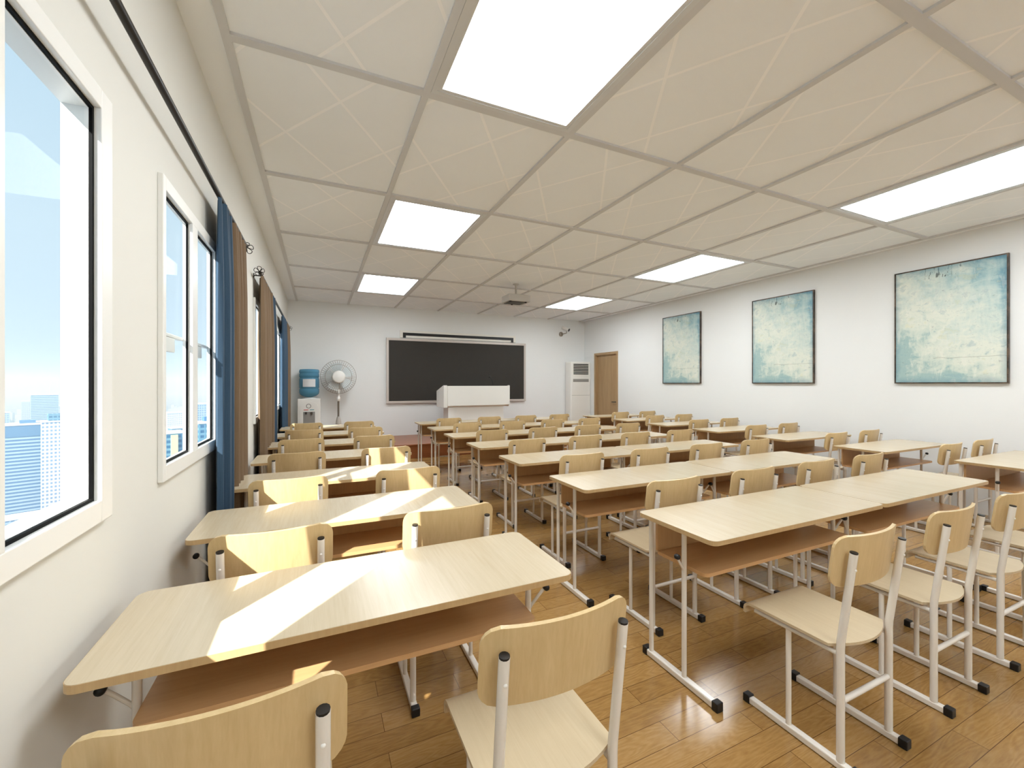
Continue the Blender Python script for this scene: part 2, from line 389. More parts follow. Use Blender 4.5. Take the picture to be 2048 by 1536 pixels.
# windows: list of panes (y0, y1) as seen in the casing face
WINS = [[(0.668, 1.073), (1.160, 1.565)], [(2.117, 2.504), (2.597, 2.998)], [(4.750, 5.145), (5.235, 5.630)], [(6.30, 6.71), (6.80, 7.20), (7.29, 7.70)]]
WZ0, WZ1 = 1.10, 2.208
XO = XL - 0.066                            # outer face of the window wall
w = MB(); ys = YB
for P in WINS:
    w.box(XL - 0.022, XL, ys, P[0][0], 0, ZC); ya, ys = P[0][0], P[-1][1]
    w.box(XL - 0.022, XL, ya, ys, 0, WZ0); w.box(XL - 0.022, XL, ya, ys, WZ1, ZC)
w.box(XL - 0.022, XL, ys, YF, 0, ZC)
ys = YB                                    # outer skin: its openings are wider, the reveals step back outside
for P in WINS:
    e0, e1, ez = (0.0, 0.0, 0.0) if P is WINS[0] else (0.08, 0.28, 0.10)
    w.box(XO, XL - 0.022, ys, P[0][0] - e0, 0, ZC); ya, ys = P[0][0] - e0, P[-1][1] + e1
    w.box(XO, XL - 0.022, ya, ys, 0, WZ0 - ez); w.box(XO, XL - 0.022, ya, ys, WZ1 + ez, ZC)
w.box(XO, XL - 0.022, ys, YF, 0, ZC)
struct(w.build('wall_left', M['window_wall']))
def ring(mb, x0, x1, y0, y1, z0, z1, wd):
    mb.box(x0, x1, y0, y0 + wd, z0, z1); mb.box(x0, x1, y1 - wd, y1, z0, z1)
    mb.box(x0, x1, y0 + wd, y1 - wd, z0, z0 + wd); mb.box(x0, x1, y0 + wd, y1 - wd, z1 - wd, z1)
for k, P in enumerate(WINS):
    y0, y1 = P[0][0], P[-1][1]; x1 = XL + 0.02; xo = XO if k == 0 else XL - 0.020
    c = MB()                               # casing around the opening plus mullions
    c.box(XL, x1, y0 - 0.035, y0, WZ0 - 0.062, WZ1 + 0.055, 0.003); c.box(XL, x1, y1, y1 + 0.068, WZ0 - 0.062, WZ1 + 0.055, 0.003)
    c.box(XL, x1, y0, y1, WZ1, WZ1 + 0.055, 0.003); c.box(XL, x1, y0, y1, WZ0 - 0.062, WZ0, 0.003)
    for a, b in zip(P[:-1], P[1:]): c.box(xo + 0.004, x1, a[1], b[0], WZ0, WZ1)
    wo_ = struct(c.build('window_%d' % (k + 1), M['pvc']))
    for a, b in P:
        s = MB(); ring(s, xo + 0.003, XL - 0.0055, a, b, WZ0, WZ1, 0.010); sash = s.build('sash', M['pvc'], wo_)
        g = MB(); ring(g, XL - 0.0050, XL + 0.0025, a, b, WZ0, WZ1, 0.009); g.build('gasket', M['gasket'], wo_)
        MB().box(XL - 0.0145, XL - 0.0105, a + 0.008, b - 0.008, WZ0 + 0.008, WZ1 - 0.008).build('pane', M['glass'], wo_)
        if k == 1:                         # white lever handles on the outer side of the sashes
            h = MB(); h.box(XL - 0.040, XL - 0.0155, a + 0.120, b - 0.002, 1.634, 1.650, 0.003); h.box(XL - 0.040, XL - 0.018, a + 0.120, a + 0.262, 1.570, 1.6335, 0.003)
            h.build('window_handle', M['pvc'], sash)

# door in the right wall
d = MB(); d.box(XR - 0.012, XR + 0.12, DY0, DY0 + 0.06, 0, DZ, 0.002); d.box(XR - 0.012, XR + 0.12, DY1 - 0.06, DY1, 0, DZ, 0.002); d.box(XR - 0.012, XR + 0.12, DY0 + 0.06, DY1 - 0.06, DZ - 0.06, DZ, 0.002)
dr = struct(d.build('door_1', M['doorframe']))
MB().box(XR + 0.05, XR + 0.09, DY0 + 0.06, DY1 - 0.06, 0.005, DZ - 0.06).build('door_leaf', M['doorwood'], dr)
hm = MB(); hm.box(XR + 0.0, XR + 0.05, DY0 + 0.115, DY0 + 0.137, 0.965, 0.985); hm.box(XR - 0.005, XR + 0.01, DY0 + 0.115, DY0 + 0.25, 0.965, 0.985, 0.003)
hm.build('door_handle', M['black'], dr)

# ceiling grid of flat bars; lights sit in six of its cells and the two behind the camera
LIGHT_CELLS = [(i, j) for j in (-3, -1, 1, 3) for i in (1, 5)]
ny0, ny1 = -4, 4
g = MB()
for i in range(8):
    x = CX0 + i * CW; g.box(x - 0.02, x + 0.02, YB, YF, ZC - 0.015, ZC)
for j in range(-2, 5):
    y = CY0 + (j) * CH
    for i in range(7): g.box(CX0 + i * CW + 0.02, CX0 + (i + 1) * CW - 0.02, y - 0.026, y + 0.026, ZC - 0.015, ZC)
y = CY0 - 3 * CH
for i in range(7): g.box(CX0 + i * CW + 0.02, CX0 + (i + 1) * CW - 0.02, y - 0.026, y + 0.026, ZC - 0.015, ZC)
struct(g.build('trim_1', M['gridbar']))
lname = {1: 'on the window side', 5: 'on the picture side'}
rname = {-3: 'behind the viewer', -1: 'nearest the viewer', 1: 'halfway down the room', 3: 'nearest the blackboard'}
for i, j in LIGHT_CELLS:
    x0, x1 = CX0 + i * CW + 0.021, CX0 + (i + 1) * CW - 0.021; y0, y1 = CY0 + j * CH + 0.027, CY0 + (j + 1) * CH - 0.027
    t = thing('ceiling_light', 'lit flat rectangular ceiling panel light %s, the one %s' % (lname[i], rname[j]), 'ceiling light', ((x0 + x1) / 2, (y0 + y1) / 2, ZC), 0, 'ceiling panel lights')
    hx, hy = (x1 - x0) / 2, (y1 - y0) / 2
    f = MB(); z0, z1 = -0.016, -0.001
    for (a, b, w_) in ((0.0, 0.03, 0.0), (0.03, 0.055, 0.003)):
        zz = z0 + w_
        f.box(-hx + a, -hx + b, -hy + a, hy - a, zz, z1); f.box(hx - b, hx - a, -hy + a, hy - a, zz, z1)
        f.box(-hx + b, hx - b, -hy + a, -hy + b, zz, z1); f.box(-hx + b, hx - b, hy - b, hy - a, zz, z1)
    f.build('frame', M['lightframe'], t)
    MB().box(-hx + 0.055, hx - 0.055, -hy + 0.055, hy - 0.055, -0.008, -0.002).build('diffuser', M['diffuser'], t)

# ------------------------------------------------------------ desks
DL, DW, DH = 1.339, 0.469, 0.760
def make_desk(label, loc):
    t = thing('school_desk', label, 'desk', loc, 0, 'two-seat school desks')
    MB().prism(rrect(0, DL, 0, DW, 0.032), DH - 0.021, DH).build('tabletop', M['desk'], t)
    eb = MB(); po, pi = rrect(-0.0012, DL + 0.0012, -0.0012, DW + 0.0012, 0.0332), rrect(0, DL, 0, DW, 0.032); n = len(po); za, zb = DH - 0.0205, DH - 0.0008
    eb.add([(a, b, z) for P, z in ((po, za), (po, zb), (pi, zb), (pi, za)) for a, b in P], [(r_ * n + i, r_ * n + (i + 1) % n, ((r_ + 1) % 4) * n + (i + 1) % n, ((r_ + 1) % 4) * n + i) for r_ in range(4) for i in range(n)])
    eb.build('edge_band', M['edge'], [c for c in t.children if c.name.startswith('tabletop')][0])
    MB().prism(rrect(0.085, DL - 0.085, 0.115, 0.432, 0.028), 0.543, 0.560).build('shelf', M['shelfwood'], t)
    MB().box(0.085, DL - 0.085, 0.414, 0.428, 0.5605, DH - 0.021).build('back_panel', M['panelwood'], t)
    for s, x in ((-1, 0.068), (1, DL - 0.068)):
        fb = MB().box(x - 0.016, x + 0.016, 0.045, 0.468, 0.003, 0.033, 0.005).build('foot_bar', M['white_metal'], t)
        for ya, yb in ((0.025, 0.056), (0.457, 0.488)):
            MB().box(x - 0.019, x + 0.019, ya, yb, 0.0, 0.040, 0.003).build('foot_cap', M['black'], fb)
        for y in (0.224, 0.441):
            MB().tube([(x, y, 0.032), (x, y, DH - 0.0215)], 0.0118, 10).build('leg', M['white_metal'], t)
        hk = MB().tube([(x + s * 0.004, 0.224, 0.540), (x + s * 0.014, 0.222, 0.556), (x + s * 0.042, 0.214, 0.592), (x + s * 0.064, 0.208, 0.618)], 0.006, 8).build('bag_hook', M['white_metal'], t)
        MB().lathe([(0.0, -0.016), (0.009, -0.015), (0.0125, -0.010), (0.0125, 0.004), (0.008, 0.010), (0, 0.011)], 14, (x + s * 0.068, 0.204, 0.624), 'y').build('hook_knob', M['black'], hk)
    return t
ROWY = [1.254 + 0.9448 * i for i in range(7)]
ORD = ['nearest the viewer', 'second row from the viewer', 'third row from the viewer', 'fourth row from the viewer', 'third row back from the platform', 'second row back from the platform', 'front row by the platform']
COLX = [(-0.522, 'pale wood double desk against the window wall, %s'), (1.515, 'pale wood double desk, left one of the middle pair, %s'),
        (2.860, 'pale wood double desk, right one of the middle pair, %s'), (5.020, 'pale wood double desk along the picture wall, %s')]
desk0 = None
for x, lab in COLX:
    for i, y in enumerate(ROWY):
        if desk0 is None: desk0 = make_desk(lab % ORD[i], (x, y, 0))
        else:
            d = copy_tree(desk0); d.location = (x, y, 0); d['label'] = lab % ORD[i]

# ------------------------------------------------------------ chairs
def make_chair(label, loc):
    t = thing('school_chair', label, 'chair', loc, 0, 'school chairs')
    # seat: flat, front edge rolled down, rear edge bulging between the uprights
    nx, nv = 15, 14; G = []
    for j in range(nv + 1):
        row = []
        for i in range(nx + 1):
            x = -0.19 + 0.38 * i / nx; q = x / 0.19
            yr = 0.030 - 0.052 * (1 - q * q)
            if j < nv - 3: v = j / (nv - 4.0); y = yr + (0.345 - yr) * v; z = 0.445
            else:
                a = R([35, 65, 85, 88][j - (nv - 3)]); e = [0.0, 0.0, 0.0, 0.020][j - (nv - 3)]
                y = 0.345 + 0.020 * math.sin(a); z = 0.445 - 0.020 * (1 - math.cos(a)) - e
            row.append((x, y, z))
        G.append(row)
    st = MB().plate(G, -0.011 if False else 0.011).build('seat', M['seatwood'], t)
    for sx in (-0.155, 0.155):
        MB().lathe([(0.0065, 0.0), (0.005, 0.002), (0.0, 0.0025)], 10, (sx, 0.305, 0.4452)).build('screw', M['white_plastic'], st)
        MB().lathe([(0.0065, 0.0), (0.005, 0.002), (0.0, 0.0025)], 10, (sx, 0.060, 0.4452)).build('screw', M['white_plastic'], st)
    ty = lambda z: -0.043 * max(0.0, z - 0.46) / 0.355
    # backrest: curved plate with rounded corners on the front of the uprights
    z0, z1, hw, r = 0.674, 0.868, 0.212, 0.045; G = []
    zs = [0, .03, .08, .14, .21, .3, .5, .7, .79, .86, .92, .97, 1.0]
    for q in zs:
        z = z0 + (z1 - z0) * q; dd = min(z - z0, z1 - z); w_ = hw
        if dd < r: w_ = hw - r + math.sqrt(max(0, r * r - (r - dd) ** 2))
        row = []
        for i in range(17):
            x = -w_ + 2 * w_ * i / 16
            row.append((x, ty(z) + 0.0135 + 0.012 + 0.95 * (x * x - 0.167 ** 2), z))
        G.append(row)
    MB().plate([g_[::-1] for g_ in G], 0.0115).build('backrest', M['backwood'], t)
    for x in (-0.167, 0.167):
        up = MB().tube([(x, 0, 0.028), (x, 0, 0.40), (x, 0, 0.445), (x, -0.0015, 0.475), (x, ty(0.52), 0.52), (x, ty(0.815), 0.815)], 0.0135, 12).build('leg', M['white_metal'], t)
        MB().tube([(x, ty(0.814), 0.814), (x, ty(0.820), 0.820)], 0.0128, 12).build('end_cap', M['black'], up)
        MB().lathe([(0.005, 0.0), (0.004, -0.0025), (0, -0.003)], 8, (x, ty(0.755) - 0.0133, 0.755), 'y').build('rivet', M['white_plastic'], up)
        MB().tube([(x, 0.19, 0.028), (x, 0.19, 0.419)], 0.0105, 10).build('leg', M['white_metal'], t)
        fb = MB().box(x - 0.014, x + 0.014, -0.045, 0.362, 0.003, 0.029, 0.004).build('foot_bar', M['white_metal'], t)
        for ya, yb in ((-0.066, -0.036), (0.353, 0.383)):
            MB().box(x - 0.0175, x + 0.0175, ya, yb, 0.0, 0.036, 0.003).build('foot_cap', M['black'], fb)
        MB().tube([(x, 0.012, 0.424), (x, 0.335, 0.424)], 0.0095, 8).build('seat_rail', M['white_metal'], t)
    MB().tube([(-0.155, 0, 0.25), (0.155, 0, 0.25)], 0.0105, 10).build('stretcher', M['white_metal'], t)
    return t
CROW = [0.907, 1.871, 2.834, 3.811, 4.760, 5.707, 6.650]
CCOL = [(-0.16, 'pale chair on the window side of the window-wall desk, %s'), (0.545, 'pale chair on the aisle side of the window-wall desk, %s'),
        (1.925, 'pale chair, first from left of the middle four, %s'), (2.632, 'pale chair, second from left of the middle four, %s'),
        (3.325, 'pale chair, third from left of the middle four, %s'), (4.015, 'pale chair, rightmost of the middle four, %s'),
        (5.415, 'pale chair on the aisle side of the picture-wall desk, %s'), (6.105, 'pale chair on the wall side of the picture-wall desk, %s')]
chair0 = None
for k, (x, lab) in enumerate(CCOL):
    for i, y in enumerate(CROW):
        if k >= 6 and i == 0: continue      # wholly outside the picture
        if k < 2 and i == 3: y += 0.04
        if chair0 is None: chair0 = make_chair(lab % ORD[i], (x, y, 0))
        else:
            c = copy_tree(chair0); c.location = (x, y, 0); c['label'] = lab % ORD[i]

# ------------------------------------------------------------ curtains and rods
def curtain(y0, y1, z0, z1, mat, label, pleats, amp, seed, flare=0.0):
    rnd = random.Random(seed); xc = XL + 0.068; n = pleats * 10; G = []
    ph = [rnd.uniform(-0.5, 0.5) for _ in range(pleats + 2)]; am = [rnd.uniform(0.6, 1.15) for _ in range(pleats + 2)]
    for kz in range(13):
        q = kz / 12.0; z = z1 + (z0 - z1) * q; row = []
        for i in range(n + 1):
            s = i / n; p = s * pleats; a = am[int(p)] * amp * (0.55 + 0.45 * min(1, q * 5))
            th = 2 * math.pi * p + ph[int(p + 0.25)] * q * 1.2; w_ = 0.85 * math.sin(th + 0.6 * math.sin(th))
            y = y0 + (y1 - y0) * s + flare * q * (0.5 - s) + 0.012 * math.sin(6 * p + 3 * q)
            row.append((xc + a * w_, y, z))
        G.append(row)
    o = MB().plate(G, 0.003).build('curtain', mat); return tag(o, label, 'curtain', 'window curtains')
def rod(y0, y1, label, ends):
    z, x = 2.485, XL + 0.068
    t = thing('curtain_rod', label, 'curtain rod', (x, y0, z), 0, 'curtain rods')
    MB().tube([(0, 0, 0), (0, y1 - y0, 0)], 0.0135, 12).build('pole', M['rod'], t)
    for yy in (0.12, y1 - y0 - 0.12):
        b = MB(); b.tube([(0, yy, -0.004), (-0.066, yy, -0.004)], 0.006, 8); b.lathe([(0.022, 0.0), (0.022, 0.005), (0.012, 0.008)], 14, (-0.068, yy, -0.004), 'x'); b.build('bracket', M['rod'], t)
    for e in ends:
        yy = 0.0 if e < 0 else y1 - y0; f = MB()
        f.tube([(0, yy - 0.02 * e, 0), (0, yy + 0.01 * e, 0), (0, yy + 0.03 * e, 0)], [0.016, 0.017, 0.010], 12)
        for k in range(5):                  # open wire petals
            a = 2 * math.pi * k / 5 + 0.3; P = []
            for m in range(13):
                u = m / 12.0; ww = math.sin(math.pi * u)
                rr = 0.044 * math.sin(math.pi * u * 1.0) ** 0.8; sd = 0.017 * math.sin(2 * math.pi * u)
                P.append((math.cos(a) * rr - math.sin(a) * sd, yy + e * (0.03 + 0.03 * ww), math.sin(a) * rr + math.cos(a) * sd))
            f.tube(P, 0.0028, 6)
        f.build('finial', M['rod'], t)
    return t
rod(0.15, 3.78, 'long dark curtain rod above the two nearest windows', (1,))
rod(4.63, 9.0, 'dark curtain rod above the far windows', (-1, 1))
curtain(2.81, 3.20, 0.10, 2.475, M['blue_cloth'], 'slate blue curtain bunched beside the nearer window', 4, 0.045, 3)
curtain(3.22, 3.77, 0.10, 2.475, M['brown_cloth'], 'brown curtain bunched right beside the nearer blue curtain', 6, 0.040, 5)
curtain(4.70, 5.70, 0.10, 2.475, M['brown_cloth'], 'brown curtain hanging at the start of the far rod', 6, 0.050, 8, 0.1)
curtain(5.72, 6.10, 0.10, 2.475, M['blue_cloth'], 'blue curtain sliver between the far brown curtain and far windows', 3, 0.05, 9)
curtain(7.30, 8.20, 0.10, 2.475, M['blue_cloth'], 'slate blue curtain nearest the front corner by the water dispenser', 5, 0.05, 11)
curtain(8.22, 8.92, 0.10, 2.475, M['brown_cloth'], 'brown curtain farthest away in the front corner', 5, 0.04, 12)

# ------------------------------------------------------------ front of the room
t = thing('platform', 'low reddish wooden platform in front of the blackboard', 'platform', (0.9, 8.08, 0))
MB().box(0, 4.55, -0.02, YF - 8.08 - 0.002, 0.245, 0.268, 0.004).build('platform_top', M['dais'], t)
MB().box(0.01, 4.54, 0.0, YF - 8.08 - 0.002, 0.0, 0.245).build('riser', M['dais'], t)

t = thing('blackboard', 'wide dark blackboard with pale aluminium frame on the front wall', 'blackboard', (3.06, YF, 1.715))
MB().box(-1.67, 1.67, -0.052, -0.042, -0.68, 0.68).build('board_surface', M['board'], t)
f = MB(); bx, bz = 1.716, 0.729
f.box(-bx, bx, -0.062, -0.04, bz - 0.055, bz, 0.004); f.box(-bx, bx, -0.062, -0.04, -bz, -bz + 0.055, 0.004)
f.box(-bx, -bx + 0.055, -0.062, -0.04, -bz + 0.055, bz - 0.055, 0.004); f.box(bx - 0.055, bx, -0.062, -0.04, -bz + 0.055, bz - 0.055, 0.004)
f.box(-bx + 0.01, bx - 0.01, -0.042, 0.0, -bz + 0.01, bz - 0.01)
f.build('frame', M['boardframe'], t)

t = thing('projection_screen', 'white projection screen with black border showing above the blackboard', 'projection screen', (3.075, YF, 2.3))
MB().box(-1.43, 1.43, -0.026, -0.002, 0.16, 0.325, 0.003).build('screen_backing', M['screen'], t)
f = MB(); f.box(-1.365, 1.365, -0.034, -0.0262, 0.212, 0.275); f.box(-1.365, -1.300, -0.034, -0.0262, 0.16, 0.212); f.box(1.300, 1.365, -0.034, -0.0262, 0.16, 0.212)
f.build('black_border', M['black'], t)

t = thing('lectern', 'broad white lectern standing on the platform', 'lectern', (2.35, 8.45, 0.268))
W_ = 1.50
lb = MB()                                   # upper box, top sloping down to the speaker's side
lb.prism([(0.06, 0.675), (0.62, 0.675), (0.62, 0.98), (0.08, 1.112), (0.0, 1.112), (0.0, 0.70)], 0.075, W_ - 0.03, 'x')
lb.build('cabinet_top', M['white_plastic'], t)
for xa, xb in ((0.0, 0.074), (W_ - 0.029, W_)):
    MB().prism([(0.05, 0.66), (0.64, 0.66), (0.64, 1.0), (0.09, 1.125), (0.05, 1.118)], xa, xb, 'x').build('side_panel', M['white_plastic'], t)
MB().box(0.13, W_ - 0.13, 0.10, 0.55, 0.0, 0.6745, 0.004).build('pedestal', M['white_plastic'], t)
MB().box(0.10, 0.23, 0.07, 0.098, 0.0, 0.659, 0.004).build('corner_post', M['white_plastic'], t)
m = thing('microphone', 'black gooseneck microphone on top of the lectern', 'microphone', (3.50, 8.62, 0.268 + 1.0955))
MB().lathe([(0.03, 0.0), (0.03, 0.012), (0.012, 0.02)], 16).build('base', M['black'], m)
MB().tube([(0, 0, 0.018), (-0.005, 0, 0.08), (-0.03, 0.0, 0.15), (-0.07, 0.0, 0.20)], 0.008, 8).build('gooseneck', M['black'], m)
MB().lathe([(0, -0.03), (0.02, -0.026), (0.028, -0.008), (0.028, 0.012), (0.016, 0.03), (0, 0.034)], 16, (-0.078, 0, 0.212), 'y').build('mic_head', M['black'], m)

t = thing('air_conditioner', 'tall white floor-standing air conditioner in the front right corner', 'air conditioner', (5.960, 9.30, 0.0))
MB().box(0, 0.625, 0.0, 0.28, 0.03, 2.005, 0.03).build('body', M['white_plastic'], t)
MB().box(0.02, 0.605, 0.01, 0.27, 0.0, 0.04).build('plinth', M['grey'], t)
gr = MB().box(0.070, 0.550, -0.004, 0.004, 1.655, 1.955).build('outlet_grille', M['white_plastic'], t)
for k in range(7):
    z = 1.672 + k * 0.041; MB().box(0.077, 0.543, -0.010, -0.0042, z, z + 0.026, 0.003).build('louver_slot', M['black'], gr)
MB().box(0.070, 0.555, -0.006, 0.004, 1.475, 1.55, 0.002).build('display_panel', M['grey'], t)
MB().box(0.0305, 0.5945, -0.0015, 0.002, 1.12, 1.126).build('seam', M['grey'], t)

t = thing('water_dispenser', 'white water dispenser in the front left corner', 'water dispenser', (-0.178, 9.22, 0.0))
MB().box(-0.205, 0.205, 0.0, 0.34, 0.0, 1.13, 0.012).build('body', M['white_plastic'], t)
P = [(-0.165, 0.45), (0.165, 0.45), (0.165, 0.95)] + [(0.165 * math.cos(R(a)), 0.95 + 0.13 * math.sin(R(a))) for a in range(10, 171, 10)] + [(-0.165, 0.95)]
fp = MB().prism(P, -0.014, 0.002, 'y').build('front_panel', M['white_plastic'], t)
MB().box(-0.105, 0.105, -0.0165, -0.0142, 0.58, 0.872).build('tap_recess', M['grey'], t)
MB().lathe([(0.044, 0.0), (0.044, -0.003), (0.036, -0.003), (0.036, 0.0), (0.044, 0.0)], 24, (-0.008, -0.0145, 0.985), 'y', False).build('dial', M['darkgrey'], t)
MB().box(-0.095, -0.012, -0.018, -0.0142, 0.905, 0.917).build('hot_mark', M['red'], t)
MB().box(0.012, 0.09, -0.018, -0.0142, 0.905, 0.917).build('cold_mark', M['teal'], t)
for x in (-0.055, 0.045): MB().box(x - 0.018, x + 0.018, -0.045, -0.0168, 0.825, 0.868, 0.004).build('tap', M['darkgrey'], t)
MB().lathe([(0.125, 0.0), (0.12, 0.012), (0.10, 0.022), (0.075, 0.026)], 28, (0, 0.17, 1.1305)).build('bottle_collar', M['white_plastic'], t)
b = thing('water_bottle', 'blue water bottle upside down on the white water dispenser', 'water bottle', (-0.178, 9.39, 1.157))
MB().lathe([(0.03, 0.0), (0.06, 0.004), (0.125, 0.022), (0.172, 0.06), (0.183, 0.10), (0.183, 0.155), (0.174, 0.168), (0.174, 0.18), (0.183, 0.19), (0.183, 0.37), (0.174, 0.38), (0.174, 0.395), (0.183, 0.405), (0.183, 0.46), (0.176, 0.47), (0.176, 0.482), (0.185, 0.492), (0.185, 0.53), (0.172, 0.556), (0.12, 0.562), (0.0, 0.562)], 36).build('bottle_body', M['bottle'], b)
G = []
for k in range(9):
    a = R(-90 - 37 + 74 * k / 8); G.append([(0.187 * math.cos(a), 0.187 * math.sin(a), z) for z in (0.208, 0.362)])
MB().plate(G, 0.002).build('bottle_label', M['paper'], b)

t = thing('pedestal_fan', 'white pedestal fan beside the water dispenser', 'fan', (0.36, 9.25, 0.0))
MB().lathe([(0.21, 0.0), (0.21, 0.02), (0.19, 0.035), (0.05, 0.05), (0.035, 0.07)], 32).build('base', M['white_plastic'], t)
MB().tube([(0, 0, 0.06), (0, 0, 1.10)], 0.019, 14).build('pole', M['steel'], t)
MB().lathe([(0.055, 0.60), (0.05, 0.66), (0.034, 0.74), (0.022, 0.76)], 20).build('pole_foot', M['silver'], t)
MB().lathe([(0.022, 1.07), (0.034, 1.075), (0.036, 1.15), (0.026, 1.16), (0.026, 1.20), (0.030, 1.205), (0.030, 1.30), (0.02, 1.32)], 18).build('neck', M['white_plastic'], t)
MB().lathe([(0.0, 0.16), (0.06, 0.155), (0.085, 0.12), (0.09, 0.04), (0.06, 0.02)], 24, (0, -0.02, 1.565), 'y').build('motor', M['white_plastic'], t)
nk = MB().tube([(0, 0.02, 1.30), (0, 0.05, 1.40), (0, 0.06, 1.50)], 0.026, 12).build('tilt_joint', M['silver'], t)
bl = MB()
for k in range(5):
    a0 = 2 * math.pi * k / 5 + 0.5; G = []
    for i in range(9):
        r_ = 0.05 + 0.235 * i / 8; row = []
        for j in range(7):
            q = j / 6.0 - 0.5; a = a0 + q * (0.85 + 0.25 * math.sin(math.pi * i / 8)) * (1 - 0.12 * (i / 8)); row.append((r_ * math.cos(a), -0.045 + 0.05 * q, 1.565 + r_ * math.sin(a)))
        G.append(row)
    b_ = MB().plate(G, 0.003).build('blade', M['blade'], t)
cg = MB()
for k in range(46):
    a = 2 * math.pi * k / 46; ca, sa = math.cos(a), math.sin(a)
    cg.tube([(ca * r_, y_, 1.565 + sa * r_) for r_, y_ in ((0.10, -0.13), (0.20, -0.125), (0.30, -0.095), (0.335, -0.05), (0.335, -0.03), (0.30, 0.01), (0.20, 0.035), (0.09, 0.04))], 0.0019, 5, False)
for r_, y_ in ((0.338, -0.04), (0.25, -0.112)):
    cg.tube([(r_ * math.cos(2 * math.pi * k / 48), y_, 1.565 + r_ * math.sin(2 * math.pi * k / 48)) for k in range(49)], 0.0035, 6, False)
cg.build('cage', M['steel'], t)
MB().lathe([(0.0, -0.155), (0.10, -0.15), (0.124, -0.14), (0.126, -0.122), (0.0, -0.12)], 32, (0, 0, 1.565), 'y').build('hub_badge', M['white_plastic'], t)

t = thing('security_camera', 'small white security camera with black lens high on the front wall', 'security camera', (5.85, YF, 2.742))
MB().lathe([(0.062, 0.0), (0.062, -0.012), (0.052, -0.022), (0.0, -0.026)], 24, (0, 0, 0), 'y').build('mount', M['steel'], t)
MB().tube([(0, -0.02, 0), (0.05, -0.10, 0.01), (0.085, -0.14, 0.02), (0.085, -0.14, 0.07)], 0.010, 8).build('arm', M['steel'], t)
fw = Vector((0.55, -0.72, -0.42)).normalized(); c0 = Vector((0.085, -0.14, 0.125)); a_, b_ = c0 - fw * 0.13, c0 + fw * 0.07
MB().tube([a_, a_ + fw * 0.01, b_], [0.034, 0.043, 0.043], 18).build('camera_body', M['white_plastic'], t)
MB().tube([b_, b_ + fw * 0.012], 0.040, 18).build('lens', M['black'], t)

t = thing('projector', 'grey projector hanging from the ceiling', 'projector', (3.06, 6.50, ZC))
MB().lathe([(0.055, 0.0), (0.055, -0.010), (0.02, -0.016)], 20).build('ceiling_plate', M['silver'], t)
MB().tube([(0, 0, -0.01), (0, 0, -0.20)], 0.017, 12).build('pole', M['silver'], t)
MB().box(-0.20, 0.20, -0.16, 0.16, -0.32, -0.20, 0.012).build('body', M['silver'], t)
MB().box(-0.17, 0.13, -0.13, 0.13, -0.328, -0.3195).build('base_plate', M['darkgrey'], t)
for x, y in ((-0.16, -0.13), (0.12, -0.13), (-0.02, 0.12)): MB().lathe([(0.02, -0.318), (0.02, -0.334), (0.014, -0.338)], 12, (x, y, 0)).build('foot', M['black'], t)
MB().lathe([(0.04, 0.155), (0.04, 0.185), (0.03, 0.187)], 18, (0.10, 0, -0.26), 'y').build('lens', M['black'], t)

# ------------------------------------------------------------ pictures on the right wall
for yc, lab in ((2.305, 'large abstract blue and cream canvas nearest the viewer on the right wall'), (4.213, 'abstract blue and cream canvas, middle one of three on the right wall'), (6.220, 'abstract blue and cream canvas farthest along the right wall, nearest the door')):
    t = thing('painting', lab, 'painting', (XR, yc, 2.117), 0, 'abstract canvases on the right wall')
    f = MB(); hy, hz, wd = 0.480, 0.685, 0.013
    f.box(-0.036, -0.001, -hy, -hy + wd, -hz, hz); f.box(-0.036, -0.001, hy - wd, hy, -hz, hz); f.box(-0.036, -0.001, -hy + wd, hy - wd, hz - wd, hz); f.box(-0.036, -0.001, -hy + wd, hy - wd, -hz, -hz + wd)
    f.build('frame', M['rust'], t)
    MB().box(-0.030, -0.003, -hy + wd, hy - wd, -hz + wd, hz - wd).build('canvas', M['canvas'], t)

# ------------------------------------------------------------ the city outside, far below
GZ = -150.0
o = MB().box(-5200, -30, -400, 6800, GZ - 2, GZ).build('ground', M['ground']); struct(o)
def tower(name, label, x, y, w_, zt, mat, depth=None, rz=0.45, roof=None, extra=None):
    d_ = depth or w_ * 0.9; t = thing(name, label, 'building', (x, y, GZ), rz, None)
    h = zt - GZ; MB().box(-w_ / 2, w_ / 2, 0, d_, 0, h).build('facade', mat, t)
    MB().box(-w_ / 2 - 0.4, w_ / 2 + 0.4, -0.4, d_ + 0.4, h, h + 1.6).build('roof', roof or M['roof_white'], t)
    if extra: extra(t, w_, d_, h)
    return t
def plant(t, w_, d_, h): MB().box(-w_ * 0.2, w_ * 0.15, d_ * 0.3, d_ * 0.7, h + 1.6, h + 5).build('roof_plant', M['roof_dark'], t)
def darktop(t, w_, d_, h):
    MB().box(-w_ / 2 - 0.3, w_ / 2 + 0.3, -0.3, d_ + 0.3, h - 13, h - 1).build('plant_floor', M['roof_dark'], t); plant(t, w_, d_, h)
def crown(t, w_, d_, h): MB().box(-w_ * 0.3, w_ * 0.3, d_ * 0.1, d_ * 0.9, h + 1.6, h + 9).build('crown', M['t_teal'], t)
def mast(t, w_, d_, h): MB().tube([(w_ * 0.2, d_ / 2, h), (w_ * 0.2, d_ / 2, h + 22)], [0.8, 0.3], 6).build('mast', M['roof_white'], t)
def stripe(t, w_, d_, h): MB().box(-w_ * 0.02, w_ * 0.25, -1.2, -0.02, 0, h - 1).build('stair_strip', M['yellow'], t)
tower('office_tower', 'wide blue banded office tower outside the nearest window', -307, 680, 36, -47, M['t_glass'], extra=darktop)
tower('office_tower', 'white gridded office tower right of the wide blue tower', -268, 645, 24, -42, M['t_white'], extra=crown)
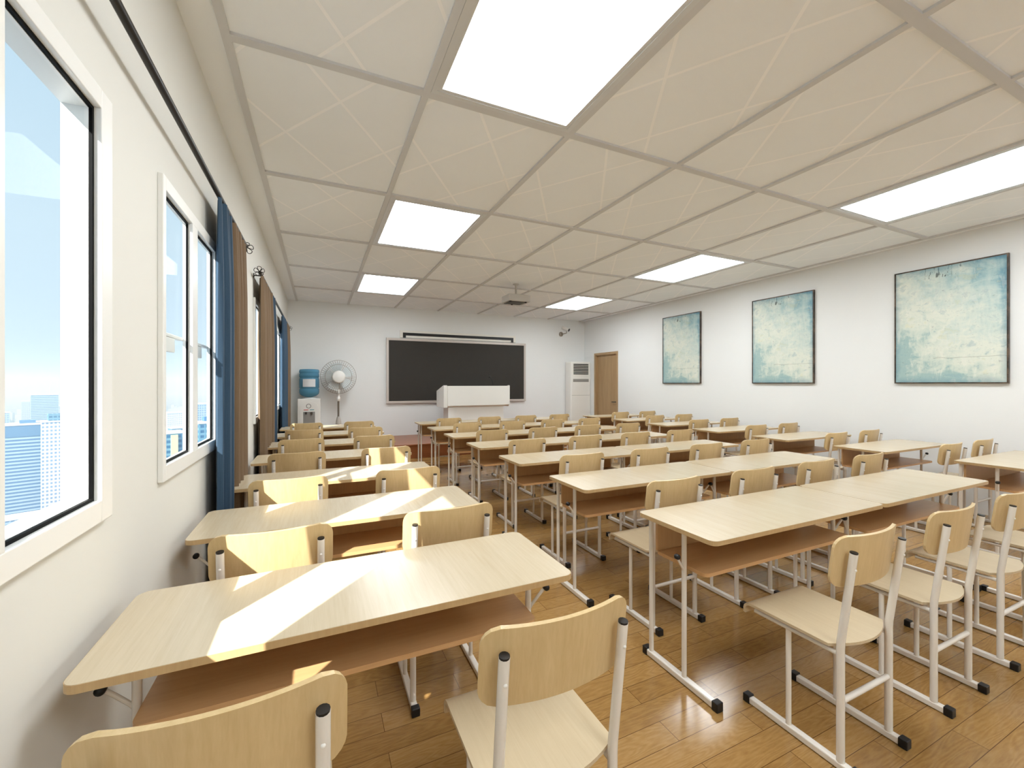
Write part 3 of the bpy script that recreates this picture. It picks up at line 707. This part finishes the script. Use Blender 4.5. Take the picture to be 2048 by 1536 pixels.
tower('office_tower', 'pale blue gridded tower left of the wide blue tower', -352, 735, 26, -53, M['t_blue'])
tower('office_tower', 'hazy glass tower with a mast behind the white tower', -593, 1373, 44, -26, M['t_glass'], extra=mast)
tower('office_tower', 'slim hazy tower left of the mast tower', -723, 1598, 26, -48, M['t_pale'])
tower('office_tower', 'small blue block at the far left behind the banded towers', -548, 1128, 22, -55, M['t_blue'])
tower('office_block', 'pale block just behind the wide blue tower roof', -560, 1246, 30, -82, M['t_pale'])
tower('office_tower', 'distant hazy tower at the right edge of the nearest window', -733, 1768, 30, -68, M['t_pale'])
tower('low_hall', 'low hall with teal roof at the bottom of the nearest window', -222, 462, 20, -116, M['t_pale'], 16, 0.45, M['roof_teal'])
tower('low_block', 'long low block with window bands below the wide blue tower', -268, 572, 80, -131, M['t_blue'], 22, 0.45)
tower('office_block', 'teal block with cream stripe outside the second window', -105, 410, 16, -38, M['t_teal'], extra=stripe)
tower('stadium_block', 'pale flat-roofed hall seen through the second window', -277, 1118, 34, -62, M['t_white'])
tower('office_block', 'mid blue block behind the teal block', -164, 691, 24, -58, M['t_teal'])
tower('office_tower', 'dark blue tower filling the right pane of the second window', -78, 401, 15, -30, M['t_teal'], extra=plant)
tower('office_tower', 'light blue tower behind the dark blue one', -186, 924, 30, -36, M['t_blue'])
sites = [(o.location.x, o.location.y) for o in COL.objects if o.get('category') == 'building']
rnd = random.Random(4); lo = MB()
for k in range(2800):
    dist = 380 * (1 + 7.5 * rnd.random() ** 1.4); ang = R(rnd.uniform(2, 72)); x, y = -dist * math.sin(ang), dist * math.cos(ang)
    w_, d_ = rnd.uniform(8, 26), rnd.uniform(8, 26); h = rnd.uniform(8, 30) * (1.0 if rnd.random() < 0.85 else 1.9)
    if any(abs(x - a) < 75 and abs(y - b) < 75 for a, b in sites): continue
    lo.box(x - w_, x + w_ * 0.2, y, y + d_, GZ, GZ + h)
o = lo.build('low_rise_city', M['t_pale']); tag(o, 'carpet of hazy low-rise buildings far below the windows', 'city'); o['kind'] = 'stuff'
hz = NT('city_haze'); hz.t.nodes.remove(hz.b)
sv = hz.n('ShaderNodeVolumeScatter'); sv.inputs['Color'].default_value = (0.52, 0.76, 1.0, 1); sv.inputs['Density'].default_value = 0.0008; sv.inputs['Anisotropy'].default_value = 0.2
hz.l(sv.outputs[0], hz.out.inputs['Volume'])
o = MB().box(-5000, -40, -300, 6500, GZ + 0.5, 60).build('haze', hz.m); tag(o, 'pale blue haze lying over the city', 'haze'); o['kind'] = 'stuff'
